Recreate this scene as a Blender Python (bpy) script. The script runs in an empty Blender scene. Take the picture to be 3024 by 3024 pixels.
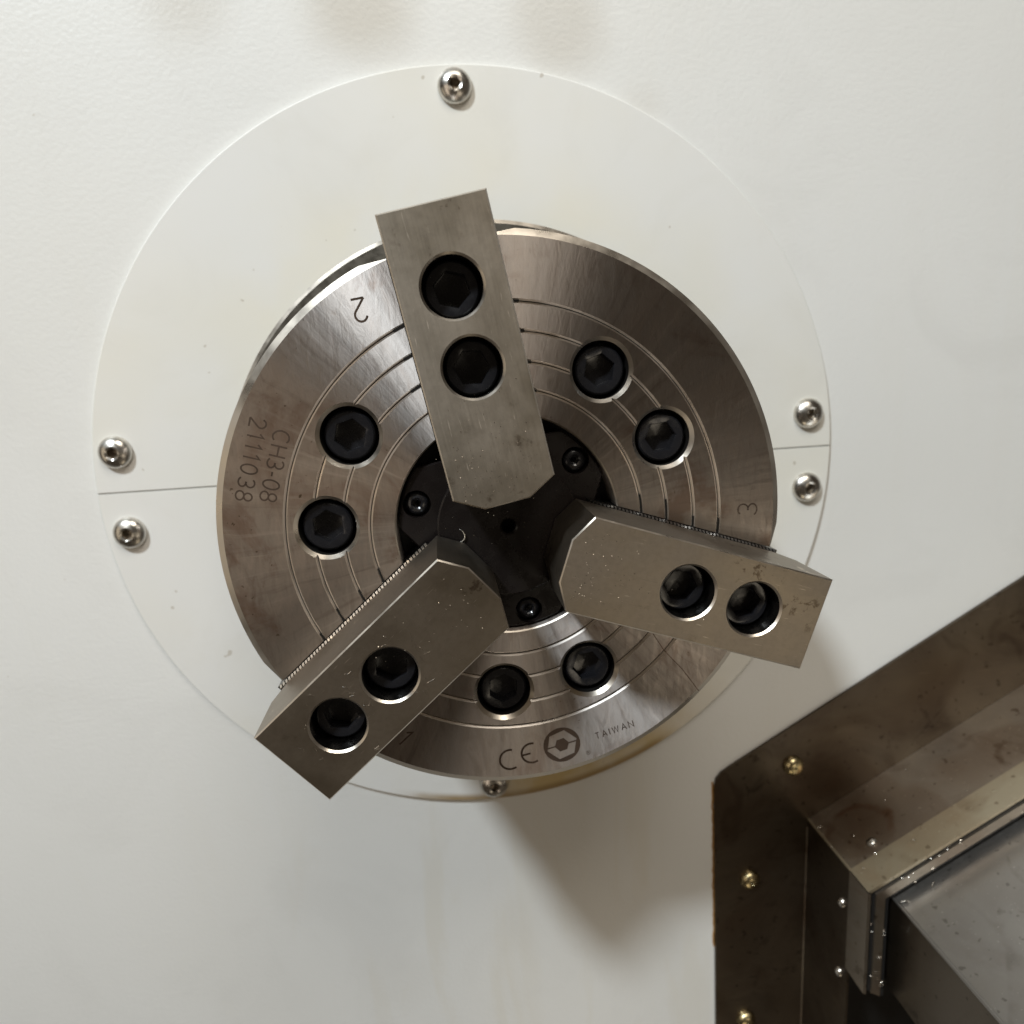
import bpy, bmesh, math, random
from mathutils import Matrix, Vector, Euler
from mathutils.geometry import delaunay_2d_cdt
random.seed(7)
SC = bpy.context.scene
COL = SC.collection
MM = 0.001
rad, cos, sin, PI = math.radians, math.cos, math.sin, math.pi
# Working frame: millimetres, spindle axis = +Z towards the viewer, +Y up, origin at the centre of the chuck face.
# World frame: the panel stands upright, the viewer is on the -Y side.
G = Matrix(((1, 0, 0), (0, 0, -1), (0, 1, 0)))
def W(x, y, z):
    return G @ Vector((x, y, z)) * MM

# ------------------------------------------------------------------ camera
cam_d = bpy.data.cameras.new('camera')
cam = bpy.data.objects.new('camera', cam_d); COL.objects.link(cam)
CAMP = (-20.1876, 59.0963, 258.0269)
RC = Matrix(((0.98990688, 0.11484467, -0.08303657), (-0.09592717, 0.97427905, 0.20390761), (0.10431849, -0.19388409, 0.97546226)))
cam.matrix_world = Matrix.Translation(W(*CAMP)) @ (G @ RC).to_4x4()
cam_d.sensor_width = 36.0
cam_d.lens = 36.0 * 2100.0 / 3024.0
cam_d.clip_start = 0.01
cam_d.clip_end = 20.0
cam_d.dof.use_dof = True
cam_d.dof.focus_distance = 0.246
cam_d.dof.aperture_fstop = 12.0
SC.camera = cam

# ------------------------------------------------------------------ world, lamps, exposure
world = bpy.data.worlds.new('World'); SC.world = world
world.use_nodes = True
wn = world.node_tree.nodes; wl = world.node_tree.links
bg = wn['Background']
bg.inputs['Color'].default_value = (1.0, 0.80, 0.60, 1)
bg.inputs['Strength'].default_value = 0.047

def aim(o, loc, to):
    p = W(*loc); d = W(*to) - p
    o.matrix_world = Matrix.Translation(p) @ d.to_track_quat('-Z', 'Y').to_matrix().to_4x4()

def area(name, loc, to, size, power, color, shape='DISK', size_y=None):
    l = bpy.data.lights.new(name, 'AREA'); l.shape = shape; l.size = size * MM
    if size_y: l.size_y = size_y * MM
    l.energy = power; l.color = color
    o = bpy.data.objects.new(name, l); COL.objects.link(o); aim(o, loc, to)
    return o

area('machine_work_lamp', (-1080, 1977, 1364), (0, -60, -100), 240, 61.0, (0.87, 0.95, 1.0))
area('left_panel_light', (-620, 20, 120), (0, 0, 0), 160, 0.15, (1.0, 0.86, 0.66), 'RECTANGLE', 460)
area('left_fill_light', (-520, 40, 540), (0, 0, -60), 240, 0.56, (1.0, 0.84, 0.68), 'RECTANGLE', 700)  # unseen warm fill added to lighten the left of the chuck face
area('upper_fill_light', (190, 1020, 640), (60, -20, -100), 600, 6.6, (1.0, 0.93, 0.82))  # unseen fill added from above to even out the panel
area('front_fill_light', (430, -400, 900), (60, -20, 0), 350, 0.62, (1.0, 0.87, 0.68))  # unseen fill added for the reflection in the right-hand jaw
area('lower_fill_light', (60, -760, 300), (40, -200, -130), 260, 0.22, (1.0, 0.85, 0.62))  # added warm fill for the shadow below the chuck, source unseen

SC.view_settings.view_transform = 'Standard'
SC.view_settings.look = 'None'
SC.view_settings.exposure = 0.0
SC.view_settings.gamma = 1.0
SC.render.film_transparent = False
SC.cycles.max_bounces = 6

# ------------------------------------------------------------------ material helpers
class NT:
    def __init__(s, name):
        s.m = bpy.data.materials.new(name); s.m.use_nodes = True
        s.n = s.m.node_tree.nodes; s.l = s.m.node_tree.links
        s.b = s.n['Principled BSDF']
        s.tc = s.n.new('ShaderNodeTexCoord')
    def put(s, sock, v):
        if isinstance(v, bpy.types.NodeSocket): s.l.new(v, sock)
        elif isinstance(v, (tuple, list)) and len(v) == 3 and sock.type == 'RGBA': sock.default_value = (*v, 1)
        else: sock.default_value = v
    def math(s, op, a, b=0.0, c=0.0, clamp=False):
        n = s.n.new('ShaderNodeMath'); n.operation = op; n.use_clamp = clamp
        s.put(n.inputs[0], a); s.put(n.inputs[1], b); s.put(n.inputs[2], c)
        return n.outputs[0]
    def ramp(s, v, a, b, lo=0.0, hi=1.0, smooth=True):
        n = s.n.new('ShaderNodeMapRange'); n.interpolation_type = 'SMOOTHSTEP' if smooth else 'LINEAR'
        s.put(n.inputs['Value'], v); s.put(n.inputs['From Min'], a); s.put(n.inputs['From Max'], b)
        s.put(n.inputs['To Min'], lo); s.put(n.inputs['To Max'], hi)
        return n.outputs[0]
    def mix(s, f, a, b, mode='MIX'):
        n = s.n.new('ShaderNodeMix'); n.data_type = 'RGBA'; n.blend_type = mode
        s.put(n.inputs[0], f); s.put(n.inputs[6], a); s.put(n.inputs[7], b)
        return n.outputs[2]
    def noise(s, scale, detail=4, rough=0.55, vec=None, dist=0.0, stretch=None, loc=None, rot=None):
        n = s.n.new('ShaderNodeTexNoise'); n.inputs['Scale'].default_value = scale
        n.inputs['Detail'].default_value = detail; n.inputs['Roughness'].default_value = rough
        n.inputs['Distortion'].default_value = dist
        v = vec if vec is not None else s.tc.outputs['Object']
        if stretch or loc or rot:
            m = s.n.new('ShaderNodeMapping')
            if stretch: m.inputs['Scale'].default_value = stretch
            if loc: m.inputs['Location'].default_value = loc
            if rot: m.inputs['Rotation'].default_value = rot
            s.l.new(v, m.inputs[0]); v = m.outputs[0]
        s.l.new(v, n.inputs['Vector'])
        return n.outputs['Fac']
    def xyz(s, vec=None):
        n = s.n.new('ShaderNodeSeparateXYZ'); s.l.new(vec if vec is not None else s.tc.outputs['Object'], n.inputs[0])
        return n.outputs
    def comb(s, x, y, z=0.0):
        n = s.n.new('ShaderNodeCombineXYZ'); s.put(n.inputs[0], x); s.put(n.inputs[1], y); s.put(n.inputs[2], z)
        return n.outputs[0]
    def bump(s, h, dist, strength=1.0, prev=None):
        n = s.n.new('ShaderNodeBump'); n.inputs['Distance'].default_value = dist; n.inputs['Strength'].default_value = strength
        s.l.new(h, n.inputs['Height'])
        if prev is not None: s.l.new(prev, n.inputs['Normal'])
        s.l.new(n.outputs[0], s.b.inputs['Normal'])
        return n.outputs[0]
    def set(s, **k):
        names = dict(color='Base Color', metal='Metallic', rough='Roughness', spec='Specular IOR Level', aniso='Anisotropic',
                     arot='Anisotropic Rotation', coat='Coat Weight', crough='Coat Roughness', tangent='Tangent')
        for a, v in k.items(): s.put(s.b.inputs[names[a]], v)

def mat_wall():
    t = NT('white_panel_paint')
    big = t.noise(3.5, 2)
    col = t.mix(t.ramp(big, .35, .7), (.785, .787, .768), (.755, .752, .725))
    # blurred shadows and reflections near the top, painted in as beige patches
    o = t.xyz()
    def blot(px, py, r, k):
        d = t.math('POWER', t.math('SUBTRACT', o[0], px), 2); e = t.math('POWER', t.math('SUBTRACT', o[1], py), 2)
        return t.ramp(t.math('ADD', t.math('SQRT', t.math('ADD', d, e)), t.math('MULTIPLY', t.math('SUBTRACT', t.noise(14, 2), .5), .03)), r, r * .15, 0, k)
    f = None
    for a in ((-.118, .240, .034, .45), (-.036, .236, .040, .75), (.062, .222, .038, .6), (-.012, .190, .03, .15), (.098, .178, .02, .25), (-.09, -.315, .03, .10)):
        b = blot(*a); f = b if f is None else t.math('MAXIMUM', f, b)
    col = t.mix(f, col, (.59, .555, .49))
    # rust weeping from the sheet metal edge and small specks
    # dried coolant: faint vertical runs and wiped patches
    run = t.noise(1.0, 4, .6, stretch=(30, 5.0, 1), dist=.6, loc=(3.3, 1.2, 0))
    below = t.math('MULTIPLY', t.ramp(o[1], -.12, -.26), t.ramp(t.math('ABSOLUTE', t.math('SUBTRACT', o[0], .01)), .22, .06))
    col = t.mix(t.math('MULTIPLY', t.ramp(run, .52, .70), t.math('ADD', .03, t.math('MULTIPLY', below, .18))), col, (.66, .60, .46))
    wipe = t.noise(7.5, 5, .62, dist=1.5, rot=(0, 0, .6), loc=(1, 8, 0))
    col = t.mix(t.ramp(wipe, .50, .72, 0, .22), col, (.66, .655, .63))
    sp = t.noise(120, 1, .4)
    col = t.mix(t.ramp(sp, .805, .82, 0, .35), col, (.45, .39, .31))
    t.set(color=col, rough=t.ramp(big, .3, .7, .30, .38), spec=.5)
    n1 = t.noise(420, 2, .5)
    b1 = t.bump(n1, .00030, .45)
    n2 = t.noise(60, 2, .5)
    t.bump(n2, .0003, .25, b1)
    return t.m

def mat_plate(name, base=(.782, .780, .757)):
    t = NT(name)
    o = t.xyz()
    big = t.noise(9, 3)
    col = t.mix(t.ramp(big, .35, .75), base, tuple(c * k for c, k in zip(base, (.985, .965, .90))))
    # yellow cutting-oil stain along the lower right rim
    ang = t.math('ARCTAN2', o[1], o[0])
    r = t.math('SQRT', t.math('ADD', t.math('POWER', o[0], 2), t.math('POWER', o[1], 2)))
    wob = t.math('MULTIPLY', t.math('SUBTRACT', t.noise(25, 3), .5), .25)
    a2 = t.math('ADD', ang, wob)
    f = t.math('MULTIPLY', t.ramp(a2, -1.68, -1.55), t.ramp(a2, -.75, -1.25))
    f = t.math('MULTIPLY', f, t.ramp(r, .120, .160, .25, .95))
    f = t.math('MULTIPLY', f, t.ramp(t.noise(40, 3), .25, .6, .6, 1))
    col = t.mix(f, col, (.57, .43, .19))
    f2 = t.math('MULTIPLY', t.math('MULTIPLY', t.ramp(a2, -1.95, -1.75), t.ramp(a2, -1.0, -1.2)), t.ramp(r, .1945, .1990, 0, .9))
    col = t.mix(f2, col, (.30, .19, .065))
    wp = t.noise(11, 5, .62, dist=1.6, loc=(4, 3, 0))
    col = t.mix(t.ramp(wp, .50, .72, 0, .22), col, (.68, .665, .61))
    # faint cream patch above the bore
    f3 = t.math('MULTIPLY', t.ramp(r, .165, .132, 0, .3), t.math('MULTIPLY', t.ramp(ang, .6, 1.0), t.ramp(ang, 2.7, 2.2)))
    col = t.mix(t.math('MULTIPLY', f3, t.ramp(t.noise(18, 3), .35, .65)), col, (.82, .76, .58))
    sp = t.noise(150, 1, .4, loc=(3, 1, 0))
    col = t.mix(t.ramp(sp, .79, .81, 0, .5), col, (.40, .34, .26))
    t.set(color=col, rough=.33, spec=.5)
    b1 = t.bump(t.noise(900, 2, .5), .00006, .3)
    t.bump(t.noise(45, 2, .5), .0003, .25, b1)
    return t.m

def radial_tangent(t):
    n = t.n.new('ShaderNodeTangent'); n.direction_type = 'RADIAL'; n.axis = 'Z'
    return n.outputs[0]

def mat_turned():
    t = NT('turned_steel')
    o = t.xyz()
    ang = t.math('ARCTAN2', o[1], o[0])
    r = t.math('SQRT', t.math('ADD', t.math('POWER', o[0], 2), t.math('POWER', o[1], 2)))
    # wiped oil: fine hatch running down to the right, broken by small islands
    sm = t.noise(1.0, 6, .68, stretch=(330, 90, 90), rot=(0, 0, rad(-38)), dist=.9)
    v2 = t.comb(t.math('MULTIPLY', ang, 5.0), t.math('MULTIPLY', r, 3.0), 2.0)
    band = t.noise(1.3, 3, .5, vec=v2)
    stain = t.noise(24, 5, .65, dist=.8)
    big = t.noise(9, 2, .5, loc=(2, 5, 0))
    col = t.mix(t.ramp(band, .3, .7), (.50, .445, .405), (.425, .39, .365))
    col = t.mix(t.ramp(sm, .45, .75, 0, .45), col, (.66, .58, .52))
    col = t.mix(t.ramp(sm, .48, .28, 0, .45), col, (.26, .20, .165))
    col = t.mix(t.ramp(stain, .50, .68, 0, .65), col, (.25, .165, .125))
    v4 = t.comb(t.math('ADD', t.math('MULTIPLY', ang, 16.0), t.math('MULTIPLY', t.noise(30, 3), 1.2)), t.math('MULTIPLY', r, 9.0), 5.0)
    streak = t.noise(1.0, 5, .65, vec=v4)
    col = t.mix(t.ramp(streak, .52, .72, 0, .55), col, (.24, .195, .17))
    col = t.mix(t.ramp(streak, .46, .26, 0, .5), col, (.70, .65, .61))
    fine = t.noise(300, 3, .65)
    pit = t.noise(430, 2, .6, loc=(1, 0, 0))
    col = t.mix(t.math('MULTIPLY', t.ramp(pit, .66, .74, 0, .85), t.ramp(stain, .47, .6)), col, (.12, .085, .06))
    rg = t.math('ADD', t.ramp(sm, .3, .75, .47, .35), t.math('MULTIPLY', t.math('SUBTRACT', band, .5), .10))
    rg = t.math('ADD', rg, t.math('MULTIPLY', t.math('SUBTRACT', big, .5), .12))
    t.set(color=col, metal=1.0, rough=rg, aniso=.90, arot=.25, tangent=radial_tangent(t))
    v3 = t.comb(t.math('ADD', t.math('MULTIPLY', ang, 30.0), t.math('MULTIPLY', t.noise(40, 3), 1.5)), t.math('MULTIPLY', r, 14.0), 0.0)
    ray = t.noise(1.0, 4, .6, vec=v3)
    b = t.bump(ray, .00025, .20)
    b = t.bump(sm, .00012, .5, b)
    t.bump(fine, .00002, .5, b)
    return t.m

def mat_ground(name, base, rough=.47, aniso=.5):
    t = NT(name)
    inf = t.n.new('ShaderNodeObjectInfo')
    off = t.n.new('ShaderNodeVectorMath'); off.operation = 'MULTIPLY_ADD'
    cr = t.comb(inf.outputs['Random'], inf.outputs['Random'], inf.outputs['Random'])
    t.l.new(cr, off.inputs[0]); off.inputs[1].default_value = (3, 3, 3); t.l.new(t.tc.outputs['Object'], off.inputs[2])
    v = off.outputs[0]
    a = t.noise(20, 4, .6, vec=v, dist=.4)
    lines = t.noise(1.0, 3, .6, vec=v, stretch=(60, 2600, 90))
    grain = t.noise(500, 3, .7, vec=v)
    d = tuple(c * .68 for c in base)
    col = t.mix(t.ramp(a, .35, .7), base, tuple(c * k for c, k in zip(base, (.86, .85, .80))))
    col = t.mix(t.ramp(grain, .35, .75, 0, .35), col, d)
    sc = t.noise(1.0, 3, .6, vec=v, stretch=(130, 1500, 60), rot=(0, 0, .12), dist=.3)
    col = t.mix(t.ramp(sc, .66, .75, 0, .7), col, tuple(c * 1.8 for c in base))
    col = t.mix(t.ramp(sc, .34, .26, 0, .5), col, d)
    sp = t.noise(150, 4, .7, vec=v, dist=.3)
    col = t.mix(t.math('MULTIPLY', t.ramp(sp, .58, .68, 0, .8), t.ramp(a, .48, .62)), col, (.11, .08, .055))
    rg = t.math('ADD', t.ramp(a, .3, .7, rough + .05, rough - .07), t.math('MULTIPLY', t.math('SUBTRACT', lines, .5), .12))
    tg = t.n.new('ShaderNodeTangent'); tg.direction_type = 'UV_MAP'; tg.uv_map = 'grain'
    t.set(color=col, metal=1.0, rough=rg, aniso=aniso, tangent=tg.outputs[0])
    b = t.bump(lines, .00002, .35)
    t.bump(grain, .00004, .4, b)
    return t.m

def simple(name, col, rough, metal=0.0, spec=.5, nscale=300, bdist=.00003, var=.25, coat=0.0):
    t = NT(name)
    a = t.noise(nscale * .12, 3); g = t.noise(nscale, 3)
    c = t.mix(t.ramp(a, .35, .7, 0, var), col, tuple(x * .5 for x in col))
    t.set(color=c, rough=t.ramp(g, .3, .7, rough - .06, rough + .08), metal=metal, spec=spec, coat=coat, crough=.12)
    t.bump(g, bdist, .5)
    return t.m

def mat_sheet(name, base, stain, rough=.34, amt=.7, blot=False):
    t = NT(name)
    a = t.noise(14, 4, .6, dist=.8); b = t.noise(45, 4, .65, dist=.4, loc=(4, 2, 0))
    brush = t.noise(1.0, 3, .6, stretch=(30, 700, 700))
    col = t.mix(t.ramp(a, .42, .66, 0, amt), base, stain)
    col = t.mix(t.ramp(b, .60, .72, 0, .6), col, tuple(c * .45 for c in stain))
    tide = t.noise(11, 2, .5, dist=.7, loc=(7, 1, 3))
    ln = t.math('ABSOLUTE', t.math('SUBTRACT', tide, .52))
    col = t.mix(t.math('MULTIPLY', t.ramp(ln, .02, .002), t.ramp(a, .42, .62, .05, .45)), col, tuple(c * .7 for c in stain))
    col = t.mix(t.ramp(tide, .50, .60, 0, .35), col, stain)
    scr = t.noise(1.0, 3, .6, stretch=(40, 900, 900), rot=(0, 0, .46), dist=.1)
    col = t.mix(t.ramp(scr, .66, .74, 0, .5), col, tuple(min(.8, c * 2.1) for c in base))
    if blot:   # dried rust ring near the mitred corner
        o = t.xyz()
        dx = t.math('POWER', t.math('SUBTRACT', o[0], .016), 2); dz = t.math('POWER', t.math('SUBTRACT', o[2], .030), 2)
        dd = t.math('ADD', t.math('SQRT', t.math('ADD', dx, dz)), t.math('MULTIPLY', t.math('SUBTRACT', t.noise(60, 3), .5), .010))
        col = t.mix(t.ramp(dd, .0205, .0165, 0, .35), col, (.16, .10, .06))
        ring = t.ramp(t.math('ABSOLUTE', t.math('SUBTRACT', dd, .0165)), .0036, .0004, 0, .6)
        ring = t.math('MULTIPLY', ring, t.math('MULTIPLY', t.ramp(t.noise(48, 2, loc=(2, 2, 9)), .40, .58), t.ramp(t.math('SUBTRACT', t.math('MULTIPLY', o[0], .8), o[2]), -.030, -.010)))
        col = t.mix(ring, col, (.13, .055, .022))
    sp = t.noise(210, 2, .5)
    col = t.mix(t.ramp(sp, .66, .72, 0, .6), col, tuple(c * .5 for c in stain))
    rg = t.math('ADD', t.ramp(a, .3, .7, rough, rough + .14), t.math('MULTIPLY', t.math('SUBTRACT', brush, .5), .2))
    t.set(color=col, rough=rg, metal=.92, coat=.25, crough=.18)
    n = t.bump(brush, .00004, .4)
    t.bump(t.noise(30, 3), .0005, .3, n)
    return t.m

M = dict(
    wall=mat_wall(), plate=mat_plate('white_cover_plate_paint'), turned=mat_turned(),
    jaw=mat_ground('ground_steel', (.36, .315, .262)),
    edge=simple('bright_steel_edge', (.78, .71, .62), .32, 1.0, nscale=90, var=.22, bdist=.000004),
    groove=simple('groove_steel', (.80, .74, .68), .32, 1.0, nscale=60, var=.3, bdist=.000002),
    flange=simple('dull_flange_steel', (.20, .19, .165), .40, 1.0, nscale=200),
    black=simple('black_oxide_steel', (.012, .012, .014), .22, .0, .55),
    plug=simple('oily_black_steel', (.011, .0085, .008), .26, .0, .45, nscale=160, bdist=.00012),
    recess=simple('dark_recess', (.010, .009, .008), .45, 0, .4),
    stainless=simple('stainless_steel', (.66, .63, .58), .27, 1.0, nscale=160, var=.2, bdist=.00002),
    zinc=simple('yellow_zinc_plating', (.62, .52, .30), .24, 1.0, nscale=160, var=.3),
    engrave=simple('laser_mark_brown', (.085, .058, .042), .55, .25, .25, nscale=500, var=.75),
    engrave_dim=simple('worn_laser_mark', (.16, .10, .075), .50, .6, .3, var=.3),
    sheet=mat_sheet('dirty_stainless_sheet', (.31, .27, .22), (.155, .095, .055), blot=True),
    sheet_dark=mat_sheet('oily_and_shaded_sheet', (.105, .083, .060), (.045, .026, .014), .34, .6),  # also on the telescopic side wall, where the dark tone is shade
    sheet_light=mat_sheet('dusty_and_highlight_sheet', (.46, .40, .29), (.30, .21, .12), .42, .6),
    sheet_grey=mat_sheet('brushed_grey_sheet', (.33, .315, .295), (.24, .215, .19), .36, .5),
    gap_black=simple('black_gap_shade', (.012, .012, .012), .5, 0, .4, bdist=.0002),
    lightener=simple('grey_seam_lightener', (.62, .62, .60), .5, 0, .4, var=.15),
    amber=simple('amber_sealant', (.42, .22, .06), .4, 0, .5, bdist=.0003),
    chip=simple('bright_metal_chip', (.85, .82, .76), .18, 1.0, var=.1),
)

# ------------------------------------------------------------------ mesh helpers (verts in mm, working frame)
class MB:
    def __init__(s): s.v = []; s.f = []; s.mi = []
    def add(s, vs, fs, mi=0):
        o = len(s.v); s.v += [tuple(v) for v in vs]; s.f += [tuple(i + o for i in f) for f in fs]; s.mi += [mi] * len(fs)
    def loops(s, ls, mi=0, closed=True, cap0=False, cap1=False):
        """stitch successive equal-length loops"""
        n = len(ls[0]); vs = [v for l in ls for v in l]; fs = []
        for k in range(len(ls) - 1):
            for i in range(n if closed else n - 1):
                j = (i + 1) % n
                fs.append((k * n + i, k * n + j, (k + 1) * n + j, (k + 1) * n + i))
        if cap0: fs.append(tuple(reversed(range(n))))
        if cap1: fs.append(tuple((len(ls) - 1) * n + i for i in range(n)))
        s.add(vs, fs, mi)
    def box(s, c0, c1, mi=0):
        (a, b, c), (d, e, f) = c0, c1
        v = [(x, y, z) for z in (c, f) for y in (b, e) for x in (a, d)]
        s.add(v, [(0, 2, 3, 1), (4, 5, 7, 6), (0, 1, 5, 4), (2, 6, 7, 3), (0, 4, 6, 2), (1, 3, 7, 5)], mi)
    def prism(s, poly, z0, z1, mi=0):
        s.loops([[(x, y, z0) for x, y in poly], [(x, y, z1) for x, y in poly]], mi, cap0=True, cap1=True)
    def flat(s, outer, holes, z, mi=0):
        """planar face with holes, by constrained triangulation"""
        ls = [outer] + holes; vs = []; es = []
        for l in ls:
            o = len(vs); vs += [Vector(p[:2]) for p in l]; es += [(o + i, o + (i + 1) % len(l)) for i in range(len(l))]
        r = delaunay_2d_cdt(vs, es, [], 0, 1e-6)
        def ins(p, l):
            c = False; x, y = p
            for i in range(len(l)):
                x1, y1 = l[i][:2]; x2, y2 = l[i - 1][:2]
                if (y1 > y) != (y2 > y) and x < (x2 - x1) * (y - y1) / (y2 - y1) + x1: c = not c
            return c
        fs = []
        for t in r[2]:
            cx = sum(r[0][i].x for i in t) / 3; cy = sum(r[0][i].y for i in t) / 3
            if ins((cx, cy), outer) and not any(ins((cx, cy), h) for h in holes):
                a, b, c = (r[0][i] for i in t)
                if (b - a).cross(c - a) < 0: t = t[::-1]
                fs.append(tuple(t))
        s.add([(p.x, p.y, z) for p in r[0]], fs, mi)
    def tube(s, pts, r, n=6, mi=0, taper=False):
        ls = []
        for i, p in enumerate(pts):
            p = Vector(p); d = (Vector(pts[min(i + 1, len(pts) - 1)]) - Vector(pts[max(i - 1, 0)])).normalized()
            u = d.cross(Vector((0, 0, 1)) if abs(d.z) < .9 else Vector((1, 0, 0))).normalized(); w = d.cross(u)
            rr = r * (1 - .6 * abs(2 * i / (len(pts) - 1) - 1)) if taper else r
            ls.append([tuple(p + u * cos(2 * PI * k / n) * rr + w * sin(2 * PI * k / n) * rr) for k in range(n)])
        s.loops(ls, mi, cap0=True, cap1=True)
    def mesh(s, name, mats, angle=35, weld=True):
        me = bpy.data.meshes.new(name)
        me.from_pydata([(x * MM, y * MM, z * MM) for x, y, z in s.v], [], s.f)
        for m in mats: me.materials.append(m)
        for p, k in zip(me.polygons, s.mi): p.material_index = k
        bm = bmesh.new(); bm.from_mesh(me)
        if weld: bmesh.ops.remove_doubles(bm, verts=bm.verts, dist=1e-6)
        bmesh.ops.recalc_face_normals(bm, faces=bm.faces)
        bm.to_mesh(me); bm.free()
        uv = me.uv_layers.new(name='grain')       # u along the part: direction of the machining marks
        for lp in me.loops:
            c = me.vertices[lp.vertex_index].co; uv.data[lp.index].uv = (c.x * 10, c.y * 10)
        finish(me, angle)
        return me
def finish(me, angle=35):
    me.shade_smooth(); me.set_sharp_from_angle(angle=rad(angle))

def circ(cx, cy, r, z, n=64, a0=0.0):
    return [(cx + r * cos(a0 + 2 * PI * i / n), cy + r * sin(a0 + 2 * PI * i / n), z) for i in range(n)]
def lathe(prof, n=64, cx=0, cy=0):
    return [circ(cx, cy, r, z, n) for r, z in prof]

def root(name, loc, label, cat, group=None, rz=0.0):
    o = bpy.data.objects.new(name, None); COL.objects.link(o)
    o.empty_display_size = .01
    o.matrix_world = Matrix.Translation(W(*loc)) @ G.to_4x4() @ Matrix.Rotation(rz, 4, 'Z')
    o['label'] = label; o['category'] = cat
    if group: o['group'] = group
    return o
def part(name, me, parent, loc=(0, 0, 0), rz=0.0, label=None):
    o = bpy.data.objects.new(name, me); COL.objects.link(o)
    o.parent = parent; o.location = Vector(loc) * MM; o.rotation_euler = (0, 0, rz)
    if label: o['label'] = label
    return o
def top(name, me, loc, label=None, cat=None, group=None, kind=None, rz=0.0):
    o = bpy.data.objects.new(name, me); COL.objects.link(o)
    o.matrix_world = Matrix.Translation(W(*loc)) @ G.to_4x4() @ Matrix.Rotation(rz, 4, 'Z')
    for k, v in (('label', label), ('category', cat), ('group', group), ('kind', kind)):
        if v: o[k] = v
    return o

# ------------------------------------------------------------------ setting: the white panel
ZW = -130.0                       # panel surface
mb = MB()
mb.loops([[(-1100, -1100, ZW), (1100, -1100, ZW), (1100, 1100, ZW), (-1100, 1100, ZW)], [(-1100, -1100, ZW - 3), (1100, -1100, ZW - 3), (1100, 1100, ZW - 3), (-1100, 1100, ZW - 3)]], cap1=True)
outer = [(-1100, -1100), (1100, -1100), (1100, 1100), (-1100, 1100)]
mb.flat(outer, [[p[:2] for p in circ(-2, 4.5, 140, 0, 96)]], ZW)
mb.loops([circ(-2, 4.5, 140, ZW, 96), circ(-2, 4.5, 140, ZW - 3, 96)])
mb.v = [(x, y, z - ZW) for x, y, z in mb.v]
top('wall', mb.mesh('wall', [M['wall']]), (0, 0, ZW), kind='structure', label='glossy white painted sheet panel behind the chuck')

# ------------------------------------------------------------------ cover plates (two half rings) with button head screws
CX, CY = -2.0, 4.5
def button_screw_mesh(r=8.5, h=5.2, hexr=2.9, mats=None, name='button_head_screw'):
    b = MB(); n = 60
    prof = [(r, 0.0), (r, .5)]
    for i in range(1, 11):
        a = i / 10 * rad(72); R_ = r * (1 - .0) 
        prof.append((r * cos(a * .93) if i < 10 else hexr * 1.25, .5 + (h - .5) * sin(a) / sin(rad(72))))
    prof = [p for p in prof if p[0] >= hexr * 1.25]
    b.loops(lathe(prof, n), 0)
    def hexl(R_, z):
        out = []
        for i in range(n):
            a = 2 * PI * i / n; k = (a % (PI / 3)) - PI / 6
            out.append((R_ * cos(PI / 6) / cos(k) * cos(a), R_ * cos(PI / 6) / cos(k) * sin(a), z))
        return out
    b.loops([circ(0, 0, hexr * 1.25, prof[-1][1], n), hexl(hexr, prof[-1][1] - .45), hexl(hexr, prof[-1][1] - 3.0)], 0)
    b.loops([hexl(hexr, prof[-1][1] - 3.0), circ(0, 0, .05, prof[-1][1] - 3.8, n)], 1)
    return b.mesh(name, mats or [M['stainless'], M['sheet_dark']], 28)
screw_me = button_screw_mesh()
tilt = -.0437
def half_plate(sign):
    b = MB(); n = 128; g = .6
    Ro, Ri, t = 200.3, 126.9, 3.0
    a0 = math.atan(tilt)
    def arc(R_, z):
        e = math.asin(g / R_); s0 = a0 if sign > 0 else a0 + PI
        return [(R_ * cos(s0 + e + (PI - 2 * e) * i / n), R_ * sin(s0 + e + (PI - 2 * e) * i / n), z) for i in range(n + 1)]
    ls = [arc(Ri, 0), arc(Ri, t - .4), arc(Ri + .4, t), arc(Ro - .5, t), arc(Ro, t - .5), arc(Ro, 0)]
    b.loops(ls, 0, closed=False)
    for k in (0, n):
        b.add([l[k] for l in ls], [tuple(range(6))])
    return b.mesh('cover_plate', [M['plate']], 30)
def shrink(x, y, z0=-126.0, z1=-124.5):
    k = (CAMP[2] - z1) / (CAMP[2] - z0)
    return CAMP[0] + (x - CAMP[0]) * k, CAMP[1] + (y - CAMP[1]) * k
for sign, scr, lab in ((1, [(5.1, 195, .15), (-189.1, 33.7, .5), (185.6, 15.4, .9)], 'upper half of the round white cover plate around the chuck'),
                       (-1, [(-190.3, -9, .3), (184.1, -27, .7), (-14.1, -185.9, .2)], 'lower half of the round white cover plate, oil stained along its bottom rim')):
    rt = root('cover_plate', (CX, CY, ZW), lab, 'cover plate', 'two halves of the round cover plate')
    part('plate', half_plate(sign), rt)
    if sign < 0:
        tl = Vector((1, tilt)).normalized(); tn = Vector((-tl.y, tl.x))
        for a_, c_ in ((-199.9, -127.5), (127.5, 199.9)):
            jb_ = MB(); q_ = [tl * a_ - tn * .58, tl * c_ - tn * .58, tl * c_ + tn * .58, tl * a_ + tn * .58]
            jb_.loops([[(*v, z) for v in q_] for z in (.1, 2.3)], 0, cap0=True, cap1=True)
            part('seam_lightener', jb_.mesh('seam_lightener', [M['lightener']], 30), rt)  # pale strip added in the seam so the gap reads lighter
    for x, y, a in scr:
        x, y = shrink(x, y)
        part('button_head_screw', screw_me, rt, (x - CX, y - CY, 3.0), a)

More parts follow.
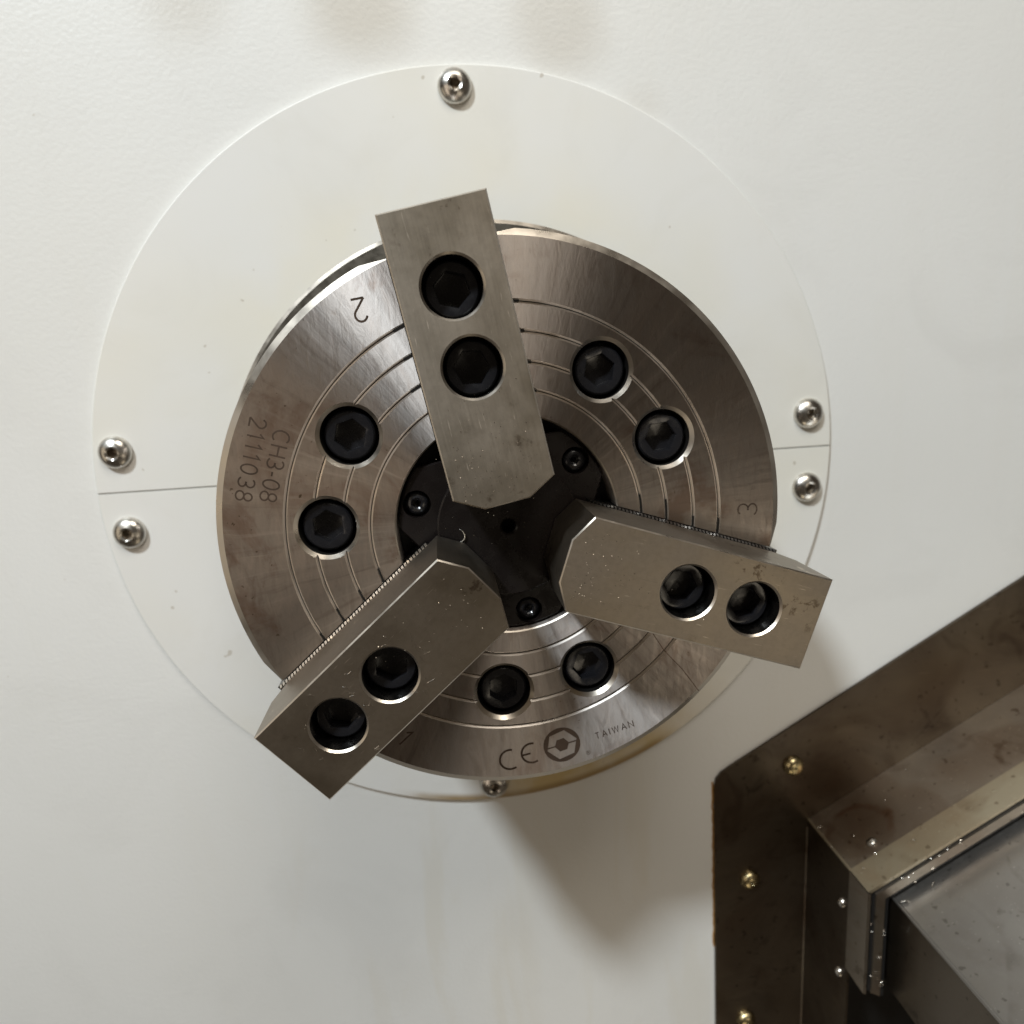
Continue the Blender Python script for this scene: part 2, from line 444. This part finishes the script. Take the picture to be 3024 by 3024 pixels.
# ------------------------------------------------------------------ the chuck
PH = -5.506                        # phase of the chuck, degrees
JA = {2: 104 + PH, 1: 224 + PH, 3: -16 + PH}
chuck = root('lathe_chuck', (0, 0, -92), 'round steel three-jaw lathe chuck with engraved turned face, in the middle of the white panel', 'lathe chuck')
def cp(name, me, loc=(0, 0, 0), rz=0.0, label=None, parent=None):
    if parent is None: return part(name, me, chuck, (loc[0], loc[1], loc[2] + 92), rz, label)
    return part(name, me, parent, loc, rz, label)

def solid(prof, n=128, mats=()):
    b = MB(); b.loops(lathe(prof, n), 0, cap0=True, cap1=True)
    return b.mesh('tmp', list(mats), 30)
def body_mesh():
    N = 288
    prof = [(41.5, -60), (41.5, -.5), (42.0, 0)]
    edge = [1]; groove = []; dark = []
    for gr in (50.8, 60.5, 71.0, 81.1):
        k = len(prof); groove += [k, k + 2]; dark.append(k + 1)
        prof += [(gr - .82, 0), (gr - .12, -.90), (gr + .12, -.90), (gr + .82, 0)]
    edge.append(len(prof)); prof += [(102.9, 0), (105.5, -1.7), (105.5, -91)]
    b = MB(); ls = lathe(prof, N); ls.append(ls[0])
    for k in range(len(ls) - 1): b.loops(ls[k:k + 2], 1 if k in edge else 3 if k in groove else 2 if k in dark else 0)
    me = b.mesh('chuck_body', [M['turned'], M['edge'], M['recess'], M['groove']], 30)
    o = bpy.data.objects.new('tmp_body', me); COL.objects.link(o)
    cut = []
    def cutter(me_, mi):
        c = bpy.data.objects.new('tmp_cut', me_); COL.objects.link(c); cut.append(c)
        for m in (M['turned'], M['edge'], M['recess'], M['groove']): me_.materials.append(m)
        me_.polygons.foreach_set('material_index', mi(me_)); 
        md = o.modifiers.new('b', 'BOOLEAN'); md.operation = 'DIFFERENCE'; md.object = c; md.solver = 'EXACT'; md.material_mode = 'INDEX'
    for ax in (158, 38, -82):
        for s in (-1, 1):
            A = rad(ax + PH * 0 + 1.0) + s * .2634 if False else rad({158: 158.7, 38: 38.7, -82: -82.0}[ax]) + s * .2634
            b = MB(); x, y = 66.4 * cos(A), 66.4 * sin(A)
            b.loops(lathe([(12.3, .4), (11.9, 0), (10.55, -1.5), (10.5, -15)], 64, x, y), 0, cap0=True, cap1=True)
            me2 = b.mesh('tmp', [], 30)
            cutter(me2, lambda m: [1 if p.center.z > -.0016 else 2 for p in m.polygons])
    for k, A in JA.items():
        b = MB(); b.box((101.8, -42, -26), (125, 42, 2)); m = b.mesh('tmp', []); m.transform(Matrix.Rotation(rad(A), 4, 'Z'))
        cutter(m, lambda m: [0] * len(m.polygons))
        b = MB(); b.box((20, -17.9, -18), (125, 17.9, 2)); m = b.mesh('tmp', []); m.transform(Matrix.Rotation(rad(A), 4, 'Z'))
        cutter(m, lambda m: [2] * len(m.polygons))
    dg = bpy.context.evaluated_depsgraph_get(); dg.update()
    me3 = bpy.data.meshes.new_from_object(o.evaluated_get(dg))
    for x in cut + [o]: bpy.data.objects.remove(x)
    me3.name = 'chuck_body'
    idx = [p.material_index for p in me3.polygons]
    me3.materials.clear()
    for m in (M['turned'], M['edge'], M['recess'], M['groove']): me3.materials.append(m)
    for p, k in zip(me3.polygons, idx): p.material_index = min(k, 3)
    # flat-facing geometry on chamfers gets the brighter edge finish
    finish(me3, 22)
    return me3
cp('chuck_body', body_mesh())

# back flange seen behind the body at the upper left
b = MB(); ls = lathe([(60, -88), (123.6, -88), (125.4, -89.2), (125.4, -128), (60, -128)], 160)
b.loops(ls[:2], 0); b.loops(ls[1:3], 1); b.loops(ls[2:], 0)
cp('back_flange', b.mesh('back_flange', [M['flange'], M['edge']], 25))
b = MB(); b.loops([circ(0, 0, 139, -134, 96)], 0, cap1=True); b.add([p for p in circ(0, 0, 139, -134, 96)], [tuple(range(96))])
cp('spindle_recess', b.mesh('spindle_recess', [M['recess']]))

# socket head cap screw
def cap_screw(r, h, hexr, depth, name):
    b = MB(); n = 60
    def hexl(R_, z):
        out = []
        for i in range(n):
            a = 2 * PI * i / n; k = (a % (PI / 3)) - PI / 6
            q = R_ * cos(PI / 6) / cos(k); out.append((q * cos(a), q * sin(a), z))
        return out
    b.loops(lathe([(r, -h), (r, -.75), (r - .25, -.35), (r - .8, 0), (hexr * 1.22, 0)], n), 0)
    b.loops([circ(0, 0, hexr * 1.22, 0, n), hexl(hexr * 1.04, -.35), hexl(hexr, -.7), hexl(hexr, -depth)], 0)
    b.loops([hexl(hexr, -depth), circ(0, 0, hexr * .55, -depth - .4, n), circ(0, 0, .05, -depth - .6, n)], 0)
    return b.mesh(name, [M['black']], 28)
bolt_me = cap_screw(9.1, 12, 5.95, 5.5, 'mounting_bolt')
for ax, ph in ((158.7, (.25, .52)), (38.7, (.05, .3)), (-82.0, (.4, .1))):
    for s, rz in zip((-1, 1), ph):
        A = rad(ax) + s * .2634
        cp('mounting_bolt', bolt_me, (66.4 * cos(A), 66.4 * sin(A), -3.0), rz)

# soft jaws
H = 36.1
def jaw_mesh(lo):
    hw = 16.75
    def outline(e, z):
        # e: inset from the full outline
        pts = [(lo - e, -hw + e), (lo - e, hw - e), (20.95 + e * .6, hw - e), (15.75 + e, 7.5 - e * .3), (15.75 + e, -7.5 + e * .3), (20.95 + e * .6, -hw + e)]
        return [(x, y, z) for x, y in pts]
    b = MB(); holes = [(59.6, 0.0), (84.0, 0.0)]
    hl = [circ(x, y, 10.05, H, 64) for x, y in holes]
    b.flat(outline(.45, H), hl, H, 0)
    b.loops([outline(.45, H), outline(0, H - .45)], 1)
    zb = 2.2
    def foot(l):     # lower outer end is chamfered back towards the chuck
        out = []
        for i, (x, y, z) in enumerate(l): out.append((x, y, z))
        return out
    l1 = outline(0, H - .45); l2 = [(x, y, 10.0) for x, y, z in l1]
    l3 = [((x - 6.6 if i < 2 else x), y, zb) for i, (x, y, z) in enumerate(l1)]
    b.loops([l1, l2, l3], 0, cap1=True)
    for x, y in holes:
        b.loops([circ(x, y, 10.05, H, 64), circ(x, y, 9.35, H - .75, 64)], 1)
        b.loops([circ(x, y, 9.35, H - .75, 64), circ(x, y, 9.35, 15.6, 64), circ(x, y, .05, 15.6, 64)], 2)
    return b.mesh('jaw', [M['jaw'], M['edge'], M['recess_steel']], 30)
M['recess_steel'] = simple('shaded_serration_steel', (.10, .095, .09), .28, 1.0, nscale=250, var=.5)
def master_jaw_mesh():
    hw = 17.6; x0, x1 = 26.0, 104.4
    b = MB(); b.box((x0, -hw, -16), (x1, hw, .9), 0)
    # 1.5 mm serrations across the top, seen as a row of teeth along each side
    n = int((x1 - x0) / 1.5)
    for sg in (-1, 1):
        y0, y1 = sg * hw, sg * 16.6
        for i in range(n):
            a = x0 + i * 1.5
            b.add([(a, y0 + sg * .02, .9), (a + .95, y0 + sg * .02, .9), (a + .95, y1 + sg * .3, 2.3), (a, y1 + sg * .3, 2.3), (a, y1, 2.3), (a + .95, y1, 2.3), (a, y1, 1.0), (a + .95, y1, 1.0)],
                  [(0, 1, 2, 3), (3, 2, 5, 4), (0, 3, 4, 6), (1, 7, 5, 2)], 1)
    return b.mesh('master_jaw', [M['recess_steel'], M['edge']], 20, weld=False)
mj = master_jaw_mesh()
mj_shaded = mj.copy(); mj_shaded.materials[1] = M['recess_steel']      # right-hand jaw's serrations: darker steel stands in for shade
jb = cap_screw(8.75, 12, 5.8, 6.0, 'jaw_bolt')
jm = {k: jaw_mesh(lo) for k, lo in ((2, 108.6), (1, 105.9), (3, 107.9))}
for k, lab, hz in ((2, 'soft jaw pointing up and slightly left', (.3, .1)), (1, 'soft jaw pointing down left with pale serrated side', (-.25, .12)), (3, 'soft jaw pointing right', (.2, .4))):
    o = cp('jaw', jm[k], (0, 0, 0), rad(JA[k]), lab)
    part('master_jaw', mj_shaded if k == 3 else mj, o)
    part('jaw_bolt', jb, o, (59.6, 0, H - 7.6), hz[0])
    part('jaw_bolt', jb, o, (84.0, 0, H - 7.6), hz[1])

# black centre plug: hub disc with tapped hole on a lobed flange with three screws
b = MB(); n = 180
def flange_r(a, R_=40.6):
    r = R_
    for k, A in JA.items():
        d = a - rad(A); c = cos(d)
        if c > .2: r = min(r, 29.6 / c)
    return r
fl = lambda z, e: [((flange_r(2 * PI * i / n) - e) * cos(2 * PI * i / n), (flange_r(2 * PI * i / n) - e) * sin(2 * PI * i / n), z) for i in range(n)]
sc = [(34.9 * cos(rad(a)), 34.9 * sin(rad(a))) for a in (160.5, 37.8, -82)]
b.flat([p[:2] for p in fl(0, .7)], [[p[:2] for p in circ(x, y, 5.2, 0, 40)] for x, y in sc] + [[p[:2] for p in circ(0, 0, 26.5, 0, 90)]], -2.6)
b.loops([fl(-2.6, .7), fl(-3.3, 0), fl(-12, 0)])
for x, y in sc: b.loops([circ(x, y, 5.2, -2.6, 40), circ(x, y, 5.2, -8, 40), circ(x, y, .05, -8, 40)])
b.loops([circ(0, 0, 26.5, -2.6, 90), circ(0, 0, 26.5, .3, 90), circ(0, 0, 25.9, .9, 90)])
b.flat([p[:2] for p in circ(0, 0, 25.9, 0, 90)], [[p[:2] for p in circ(0, 0, 3.3, 0, 40)]], .9)
th = [(3.3, .9), (2.7, .3)]
for i in range(9): th += [(2.7 if i % 2 else 3.0, -.2 - i * .5)]
b.loops(lathe(th + [(2.6, -12), (.05, -12)], 40))
plug = cp('centre_plug', b.mesh('centre_plug', [M['plug']], 32))
ps = button_screw_mesh(4.5, 2.4, 1.75, [M['black'], M['black']], 'plug_screw')
for (x, y), a in zip(sc, (.2, .9, 1.3)):
    cp('plug_screw', ps, (x, y, -6.2), a, parent=plug)
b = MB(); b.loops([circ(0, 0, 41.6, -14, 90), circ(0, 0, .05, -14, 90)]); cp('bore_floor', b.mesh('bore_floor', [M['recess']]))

# ------------------------------------------------------------------ engraved marks (single stroke lettering laid into thin strips)
def arcp(cx, cy, rx, ry, a0, a1, n=14):
    return [(cx + rx * cos(rad(a0 + (a1 - a0) * i / n)), cy + ry * sin(rad(a0 + (a1 - a0) * i / n))) for i in range(n + 1)]
GL = {   # glyph: (width, strokes) in an em of height 1
 'C': (.80, [arcp(.42, .5, .40, .5, 50, 310, 20)]),
 'H': (.68, [[(.02, 0), (.02, 1)], [(.66, 0), (.66, 1)], [(.02, .5), (.66, .5)]]),
 '3': (.60, [arcp(.28, .73, .27, .27, 150, -90, 12) + arcp(.28, .24, .30, .24, 90, -150, 12)[0:]]),
 '-': (.36, [[(.04, .42), (.32, .42)]]),
 '0': (.62, [arcp(.31, .5, .29, .5, 90, 450, 26)]),
 '8': (.60, [arcp(.30, .74, .24, .25, -90, 270, 20), arcp(.30, .24, .29, .25, 90, 450, 20)]),
 '2': (.62, [arcp(.30, .72, .27, .28, 165, -35, 12) + [(.03, 0)], [(.03, 0), (.60, 0)]]),
 '1': (.42, [[(.05, .76), (.27, 1.0), (.27, 0)]]),
 'T': (.62, [[(.31, 0), (.31, 1)], [(0, 1), (.62, 1)]]),
 'A': (.70, [[(0, 0), (.35, 1), (.70, 0)], [(.12, .35), (.58, .35)]]),
 'I': (.12, [[(.06, 0), (.06, 1)]]),
 'W': (.98, [[(0, 1), (.24, 0), (.49, 1), (.74, 0), (.98, 1)]]),
 'N': (.70, [[(0, 0), (0, 1), (.70, 0), (.70, 1)]]),
}
def ribbon(b, pts, w, z):
    n = len(pts); L = []; R_ = []
    for i in range(n):
        p = Vector(pts[i]); a = Vector(pts[max(i - 1, 0)]); c = Vector(pts[min(i + 1, n - 1)])
        d1 = (p - a).normalized() if i > 0 else (c - p).normalized(); d2 = (c - p).normalized() if i < n - 1 else d1
        t = (d1 + d2); t = t.normalized() if t.length > 1e-6 else d1
        nn = Vector((-t.y, t.x)); k = 1 / max(.45, nn.dot(Vector((-d1.y, d1.x))))
        L.append(p + nn * w / 2 * k); R_.append(p - nn * w / 2 * k)
    vs = [(p.x, p.y, z) for p in L] + [(p.x, p.y, z) for p in R_]
    b.add(vs, [(i, n + i, n + i + 1, i + 1) for i in range(n - 1)])
def text_mesh(txt, start, end, height, w, name, gap=.20, z=.03):
    """text whose centre line runs from the middle of the first glyph to the middle of the last"""
    tot = 0; xs = []
    for ch in txt: xs.append(tot); tot += GL[ch][0] + gap
    c0 = GL[txt[0]][0] / 2; c1 = xs[-1] + GL[txt[-1]][0] / 2
    S, E_ = Vector(start), Vector(end); d = (E_ - S); L = d.length; d.normalize(); up = Vector((-d.y, d.x))
    kx = L / (c1 - c0) if len(txt) > 1 else height
    b = MB()
    for ch, x0 in zip(txt, xs):
        for st in GL[ch][1]:
            # glyph keeps its own proportion, only the advance is stretched
            gw = GL[ch][0]; cx = x0 + gw / 2
            pts = []
            for x, y in st:
                q = S + d * ((cx - c0) * kx + (x - gw / 2) * height) + up * (y - .5) * height
                pts.append((q.x, q.y))
            ribbon(b, pts, w, z)
            z += .0006
    return b.mesh(name, [M['engrave']], 30, weld=False)
cp('engraved_text', text_mesh('CH3-08', (-76.9, 41.5), (-84.6, 20.9), 5.7, .62, 'engraved_text'), label='engraved CH3-08')
cp('engraved_text', text_mesh('2111038', (-84.0, 47.1), (-93.0, 22.1), 5.7, .62, 'engraved_text'), label='engraved 2111038')
def number(ch, base, topp, w, name, k=1.0):
    B, T = Vector(base), Vector(topp); up = (T - B); h = up.length; up.normalize(); d = Vector((up.y, -up.x))
    b = MB(); z = .03
    for st in GL[ch][1]:
        ribbon(b, [tuple(B + d * (x - GL[ch][0] / 2) * h * k + up * y * h) for x, y in st], w, z); z += .001
    return b.mesh(name, [M['engrave']], 30, weld=False)
cp('engraved_number', number('2', (-44.2, 85.8), (-43.4, 78.1), .75, 'n2'), label='engraved 2')
cp('engraved_number', number('3', (96.2, -4.8), (88.7, -3.9), .6, 'n3'), label='engraved 3')
cp('engraved_number', number('1', (-51.3, -81.5), (-45.7, -77.2), .7, 'n1'), label='engraved 1')
cp('engraved_text', text_mesh('TAIWAN', (27.3, -90.2), (41.2, -87.2), 2.7, .40, 'engraved_text', gap=.24), label='engraved TAIWAN')
b = MB(); th0 = rad(8)
def ropt(c, pts, a):
    return [(c[0] + x * cos(a) - y * sin(a), c[1] + x * sin(a) + y * cos(a)) for x, y in pts]
ribbon(b, ropt((-8.6, -95.1), arcp(0, 0, 4.2, 4.2, 68, 292, 24), th0), .85, .03)
ribbon(b, ropt((.3, -93.6), arcp(0, 0, 4.2, 4.2, 68, 292, 24), th0), .85, .03)
ribbon(b, ropt((.3, -93.6), [(-4.0, 0), (-.6, 0)], th0), .8, .035)
cp('engraved_mark', b.mesh('engraved_mark', [M['engrave']], 30, weld=False), label='engraved CE mark')
b = MB(); C0 = (12.6, -91.9); hx = [(C0[0] + 6.35 * cos(rad(60 * i + 18)), C0[1] + 6.35 * sin(rad(60 * i + 18))) for i in range(6)]
b.flat([p[:2] for p in circ(*C0, 7.5, 0, 60)], [hx], .03)
b.flat([(C0[0] + 3.0 * cos(rad(60 * i + 12)), C0[1] + 3.0 * sin(rad(60 * i + 12))) for i in range(6)], [], .03)
for s in (-1, 1):
    ribbon(b, ropt(C0, [(s * 2.5, 0), (s * 6.6, 0)], rad(9)), .6, .034)
cp('engraved_logo', b.mesh('engraved_logo', [M['engrave']], 30, weld=False), label='engraved round emblem with a hexagon inside')
b = MB()
ribbon(b, ropt((23.0, -97.0), arcp(0, 0, .85, .85, 0, 360, 20), 0), .14, .03)
ribbon(b, ropt((23.0, -97.0), [(-.3, -.5), (-.3, .5), (.2, .5), (.35, .25), (.2, 0), (-.3, 0)], th0), .14, .032)
ribbon(b, ropt((23.0, -97.0), [(.0, 0), (.4, -.5)], th0), .14, .034)
cp('engraved_mark', b.mesh('engraved_mark', [M['engrave']], 30, weld=False), label='tiny engraved circled R')

b = MB(); random.seed(5)
for k, s_ in ((2, -1), (3, 1), (1, -1), (2, 1)):
    for gr in (50.8, 60.5, 71.0, 81.1):
        if (k, s_) == (2, 1) and gr < 60: continue
        a0 = math.asin(17.6 / gr); a1 = a0 + random.uniform(3, 6) / gr * (1.4 if k == 3 else 1)
        pts = [(gr * cos(rad(JA[k]) + s_ * (a0 + (a1 - a0) * i / 8)), gr * sin(rad(JA[k]) + s_ * (a0 + (a1 - a0) * i / 8))) for i in range(9)]
        b.loops([[(x * (1 + q), y * (1 + q), -.12) for x, y in pts] for q in (-.42 / gr, .42 / gr)], 0, closed=False)
gg = cp('groove_grime', b.mesh('groove_grime', [M['recess']], 30, weld=False), label='black grime packed in the ends of the turned grooves'); gg['kind'] = 'stuff'
b = MB(); ribbon(b, [(70.0, -77.0), (63.5, -66.5), (56.5, -57.5), (52.5, -50.0)], .28, .03)
cp('scribed_line', b.mesh('scribed_line', [M['engrave_dim']], 30, weld=False), label='faint scribed line')

# ------------------------------------------------------------------ sheet metal guard, lower right
GD = (184.0, -244.0, -130.0)
guard = root('sheet_metal_guard', GD, 'dark stained stainless sheet metal guard screwed to the panel at lower right', 'guard')
def gp(name, me, label=None, parent=None): return part(name, me, parent or guard, (0, 0, 0) if parent is None else (0, 0, 0), 0, label)
us = Vector((cos(rad(26.6)), sin(rad(26.6)))); un = Vector((-us.y, us.x))          # sloping edge direction and outward normal
ds = Vector((-.0423, -1.0)).normalized(); dn = Vector((-1.0, .0423)).normalized()  # downward edge direction and outward normal
def g2(x, y): return (x - GD[0], y - GD[1])
C00 = Vector((0, 0))
def corner(off):      # corner of the outline offset outwards by off (mm)
    # intersection of two offset lines
    a = un * off; c = dn * off
    det = us.x * -ds.y + us.y * ds.x
    r = c - a
    t = (r.x * -ds.y + r.y * ds.x) / det
    return a + us * t
def sheet(off0, off1, z0, z1, la=260, lb=260, mi=0, la0=0.0, lb0=0.0, b=None, arms='ab'):
    """bent sheet between offsets, arm a runs up the slope, arm b runs down"""
    b = b or MB(); p0, p1 = corner(off0), corner(off1)
    if 'a' in arms:
        b.loops([[(*q, z) for q in (p0 + us * la0, p0 + us * la, p1 + us * la, p1 + us * la0)] for z in (z0, z1)], mi, cap0=True, cap1=True)
    if 'b' in arms:
        b.loops([[(*q, z) for q in (p0 + ds * lb0, p0 + ds * lb, p1 + ds * lb, p1 + ds * lb0)] for z in (z0, z1)], mi, cap0=True, cap1=True)
    return b
# mounting flange on the panel with a rounded corner
fo = [g2(430, -44.5), g2(132, -198.3), g2(126.5, -201.7), g2(123.2, -205.5), g2(121.8, -211.5), g2(115.5, -400), g2(113.5, -460)]
c0 = corner(0.0)
fi = [tuple(c0 + ds * 217), tuple(c0), tuple(c0 + us * 285)]
b = MB(); pl = fo + fi; b.prism([(x, y) for x, y in pl], .1, 2.2)
gp('flange', b.mesh('flange', [M['sheet_dark']], 30), 'dark oily mounting flange')
# projecting walls: 68 mm from the panel, short front hem
gp('top_panel', sheet(0, 1.5, 2.3, 51, la=285, arms='a').mesh('top_panel', [M['sheet']], 30), 'sloping upper wall with brown oil stains')
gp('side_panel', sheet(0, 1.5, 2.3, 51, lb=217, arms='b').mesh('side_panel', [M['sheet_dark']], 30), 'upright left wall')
b = MB(); p = corner(2.2); q = corner(.3)
b.loops([[(*v, z) for v in (q, q + us * 285, p + us * 285, p)] for z in (50, 68)], 0, cap0=True, cap1=True)
gp('front_hem', b.mesh('front_hem', [M['sheet_light']], 30), 'pale dusty strip along the front edge of the sloping wall')
b = MB(); pp = [q + ds * 1.0, q + ds * 66, p + ds * 66, p + ds * 1.0]
b.loops([[(*v, z) for v in pp] for z in (50, 68)], 0, cap0=True, cap1=True)
gp('front_hem', b.mesh('front_hem', [M['sheet']], 30), 'short strip along the front edge of the upright wall')
# wiper rim set inside the front opening
gp('gap_shade_strip', sheet(-3.2, -1.2, 40, 66.2, la=285, lb=64).mesh('gap_shade_strip', [M['gap_black']], 30))  # black strip fills the open gap in place of its shade
gp('wiper_rim', sheet(-8.6, -3.2, 60, 67.4, la=285, lb=64).mesh('wiper_rim', [M['sheet']], 30), 'narrow rim between two shaded gaps')
gp('gap_shade_strip', sheet(-11.5, -8.6, 40, 66.0, la=285, lb=64).mesh('gap_shade_strip', [M['gap_black']], 30))  # second gap, its shade put in as a black strip
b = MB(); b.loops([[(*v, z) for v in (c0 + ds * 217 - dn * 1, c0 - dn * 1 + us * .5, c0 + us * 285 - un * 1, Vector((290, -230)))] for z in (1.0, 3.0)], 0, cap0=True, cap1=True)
gp('inner_shade_sheet', b.mesh('inner_shade_sheet', [M['recess']], 30))  # black sheet added over the panel for the shade inside the guard
# amber sealant weeping along the left edge
b = MB(); random.seed(3)
pts = [(g2(121.4 - (y + 212) * -.033, y)) for y in range(-208, -330, -3)]
b.tube([(x - .1 + random.uniform(-.35, .35), y, .1) for x, y in pts], .6, 6)
gp('sealant_bead', b.mesh('sealant_bead', [M['amber']], 40))
gs = button_screw_mesh(6.4, 4.6, .9, [M['zinc'], M['sheet_dark']], 'flange_screw')
for x, y, a in ((172.9, -203.5, .1), (142.5, -280.0, .6), (136.5, -387.5, .3)):
    part('flange_screw', gs, guard, (x - GD[0], y - GD[1], 2.2), a)
b = MB(); v = corner(1.5); b.tube([(v.x, v.y, 2.5), (v.x, v.y, 50)], .9, 10)  # pale tube paints the highlight along the bend
gp('mitre_highlight', b.mesh('mitre_highlight', [M['sheet_light']], 60), 'bent edge where the two walls meet, painted pale as a highlight')
b = MB(); v0, v1 = corner(2.0) + ds * 6, corner(2.0) + ds * 215
b.tube([(v0.x, v0.y, 2.3), (v1.x, v1.y, 2.3)], .5, 8)
gp('fold_highlight', b.mesh('fold_highlight', [M['sheet']], 60))  # lighter sheet colour paints the highlight along the fold
# small rivets on the projecting walls
rv = MB(); rv.loops(lathe([(3.0, 0), (2.8, 1.0), (1.8, 1.9), (.05, 2.2)], 24), 0); rvm = rv.mesh('rivet', [M['stainless']], 50)
def rivet(base, nrm, z):
    o = part('rivet', rvm, guard); zax = Vector((nrm.x, nrm.y, 0)); xax = Vector((0, 0, 1)); yax = zax.cross(xax)
    mt = Matrix((xax, yax, zax)).transposed().to_4x4(); mt.translation = Vector((base.x, base.y, z)) * MM
    o.matrix_local = mt
pd = corner(1.5)
rivet(pd + ds * 27, dn, 43); rivet(pd + ds * 75, dn, 43); rivet(pd + us * 20, un, 42)

# inner telescopic box reaching towards the viewer
IB = (199.4, -253.1, -112.0)
box = root('telescopic_cover', IB, 'grey brushed sheet metal box sliding out of the guard at the lower right corner', 'cover')
def box_mesh():
    b = MB(); t = 1.6
    for d, n_, L, mi in ((us, un, 270, 0), (ds, dn, 58.6, 1)):
        a = Vector((0, 0))
        q = [a, a + d * L, a + d * L - n_ * t, a - n_ * t]
        if mi == 1: q = [a + ds * .02, a + d * L, a + d * L - n_ * t, a + ds * .02 - n_ * t]
        b.loops([[(*v, z) for v in q] for z in (0, 190)], mi, cap0=True, cap1=True)
    return b
def wall_piece(d, n_, L):
    b = MB(); q = [Vector((0, 0)), d * L, d * L - n_ * 1.6, Vector((0, 0)) - n_ * 1.6]
    b.loops([[(*v, z) for v in q] for z in (0, 190)], 0, cap0=True, cap1=True); return b
part('top_wall', wall_piece(us, un, 270).mesh('top_wall', [M['sheet_grey']], 30), box, label='pale grey sloping wall')
part('side_wall', wall_piece(ds, dn, 58.6).mesh('side_wall', [M['sheet_dark']], 30), box, label='upright left wall in shade, painted dark')  # darker sheet paints in the shade on this wall
b = MB(); b.tube([(0, 0, 0), (0, 0, 190)], 1.0, 12); part('bent_edge', b.mesh('bent_edge', [M['sheet_grey']], 60), box)

# ------------------------------------------------------------------ swarf: curled chips and fine specks
def curl(name, c, r, a0, a1, rise, th, label, group=None, rx=0.0):
    b = MB(); n = 22
    pts = []
    for i in range(n + 1):
        t = i / n; a = rad(a0 + (a1 - a0) * t); rr = r * (1 - .35 * t)
        pts.append((rr * cos(a), rr * sin(a) * (1.25 if rx else 1), th + rise * sin(t * PI)))
    b.tube(pts, th, 6, taper=True)
    top(name, b.mesh(name, [M['chip']], 60), c, label, 'metal chip', group)
curl('curled_chip', (-18.6, -1.6, .95), 2.3, 85, -85, .5, .34, 'bright hooked metal chip lying on the black centre plug', 'loose metal chips', 1)
GRP = 'loose metal chips'
def on_slope(s, z, off=2.2):     # working-frame point on the sloping wall
    v = corner(off) + us * s; return (v.x + GD[0], v.y + GD[1], z + GD[2])
curl('curled_chip', (202.0, -252.0, -61.0), 3.0, 200, -60, 1.5, .3, 'curled chip hanging in the corner of the narrow rim of the guard', GRP)
curl('curled_chip', (219.0, -243.5, -60.0), 2.6, 100, 330, 1.4, .3, 'curled chip at the shaded gap above the grey box', GRP)
curl('curled_chip', on_slope(38, 56), 2.4, 60, 150, .8, .25, 'straight bright sliver on the pale strip of the guard', GRP)
curl('curled_chip', on_slope(2, 14), 2.6, 20, 200, 1.0, .25, 'chip at the top of the mitred corner of the guard', GRP)
curl('curled_chip', (189.5, -302.0, -61.0), 2.4, 0, 300, 1.4, .35, 'round chip low on the narrow upright rim of the guard', GRP)

random.seed(11)
b = MB()
def flake(x, y, z, s):
    a = random.uniform(0, 6.28); t = random.uniform(-.6, .6)
    vs = []
    for k in range(4):
        q = a + k * PI / 2; rr = s * (1 if k % 2 else random.uniform(.25, .7))
        vs.append((x + rr * cos(q), y + rr * sin(q), z + .12 + rr * t * cos(q)))
    b.add(vs, [(0, 1, 2, 3)])
def on_jaw(k, l, w): A = rad(JA[k]); return (l * cos(A) - w * sin(A), l * sin(A) + w * cos(A))
for k, cnt in ((2, 110), (3, 110), (1, 70)):
    for i in range(cnt):
        l = 20 + abs(random.gauss(0, 14)) if k != 1 else random.uniform(22, 60); w = random.uniform(-13, 13)
        x, y = on_jaw(k, l, w); flake(x, y, H, random.uniform(.10, .26))
for i in range(40):
    a = random.uniform(0, 6.28); r = random.uniform(5, 38); flake(r * cos(a), r * sin(a), .9 if r < 26 else -2.6, random.uniform(.08, .2))
# fluff and fine threads by the bores of the lower left jaw
for i in range(26):
    l = random.choice((59.6, 84.0)); a = random.uniform(0, 6.28); r = random.uniform(10.4, 15)
    x, y = on_jaw(1, l + r * cos(a), max(-15, min(15, r * sin(a)))); p_ = []
    d0 = random.uniform(0, 6.28)
    for j in range(7):
        p_.append((x, y, H + .12 + .15 * (j % 2))); d0 += random.uniform(-.7, .7); x += .45 * cos(d0); y += .45 * sin(d0)
    b.tube(p_, .045, 3)
top('metal_specks', b.mesh('metal_specks', [M['chip']], 60, weld=False), (0, 0, 0), 'tiny bright metal specks scattered on the jaws and centre plug', 'metal specks', kind='stuff')

# fine swarf caught along the guard rim
random.seed(21); b = MB()
def bit(x, y, z, s):
    a = random.uniform(0, 6.28); pts = []
    for j in range(7):
        pts.append((x, y, z + .3 * (j % 2))); x += s * cos(a); y += s * sin(a); a += random.uniform(.3, .9)
    b.tube(pts, .10, 4)
for i in range(14):
    v = corner(random.choice((.8, -2.0, -6, -9))) + us * abs(random.gauss(0, 60)); bit(v.x + GD[0], v.y + GD[1], -61.5 + random.uniform(-.5, .5), random.uniform(.3, .7))
for i in range(7):
    v = corner(random.choice((-2.0, -6, -9))) + ds * random.uniform(0, 60); bit(v.x + GD[0], v.y + GD[1], -62.0, random.uniform(.3, .6))
for i in range(9):
    v = corner(2.5) + us * abs(random.gauss(10, 40)); bit(v.x + GD[0], v.y + GD[1], random.uniform(-120, -70), random.uniform(.15, .3))
top('fine_swarf', b.mesh('fine_swarf', [M['chip']], 60, weld=False), (0, 0, 0), 'thin bits of swarf caught along the rim of the sheet metal guard', 'swarf', kind='stuff')
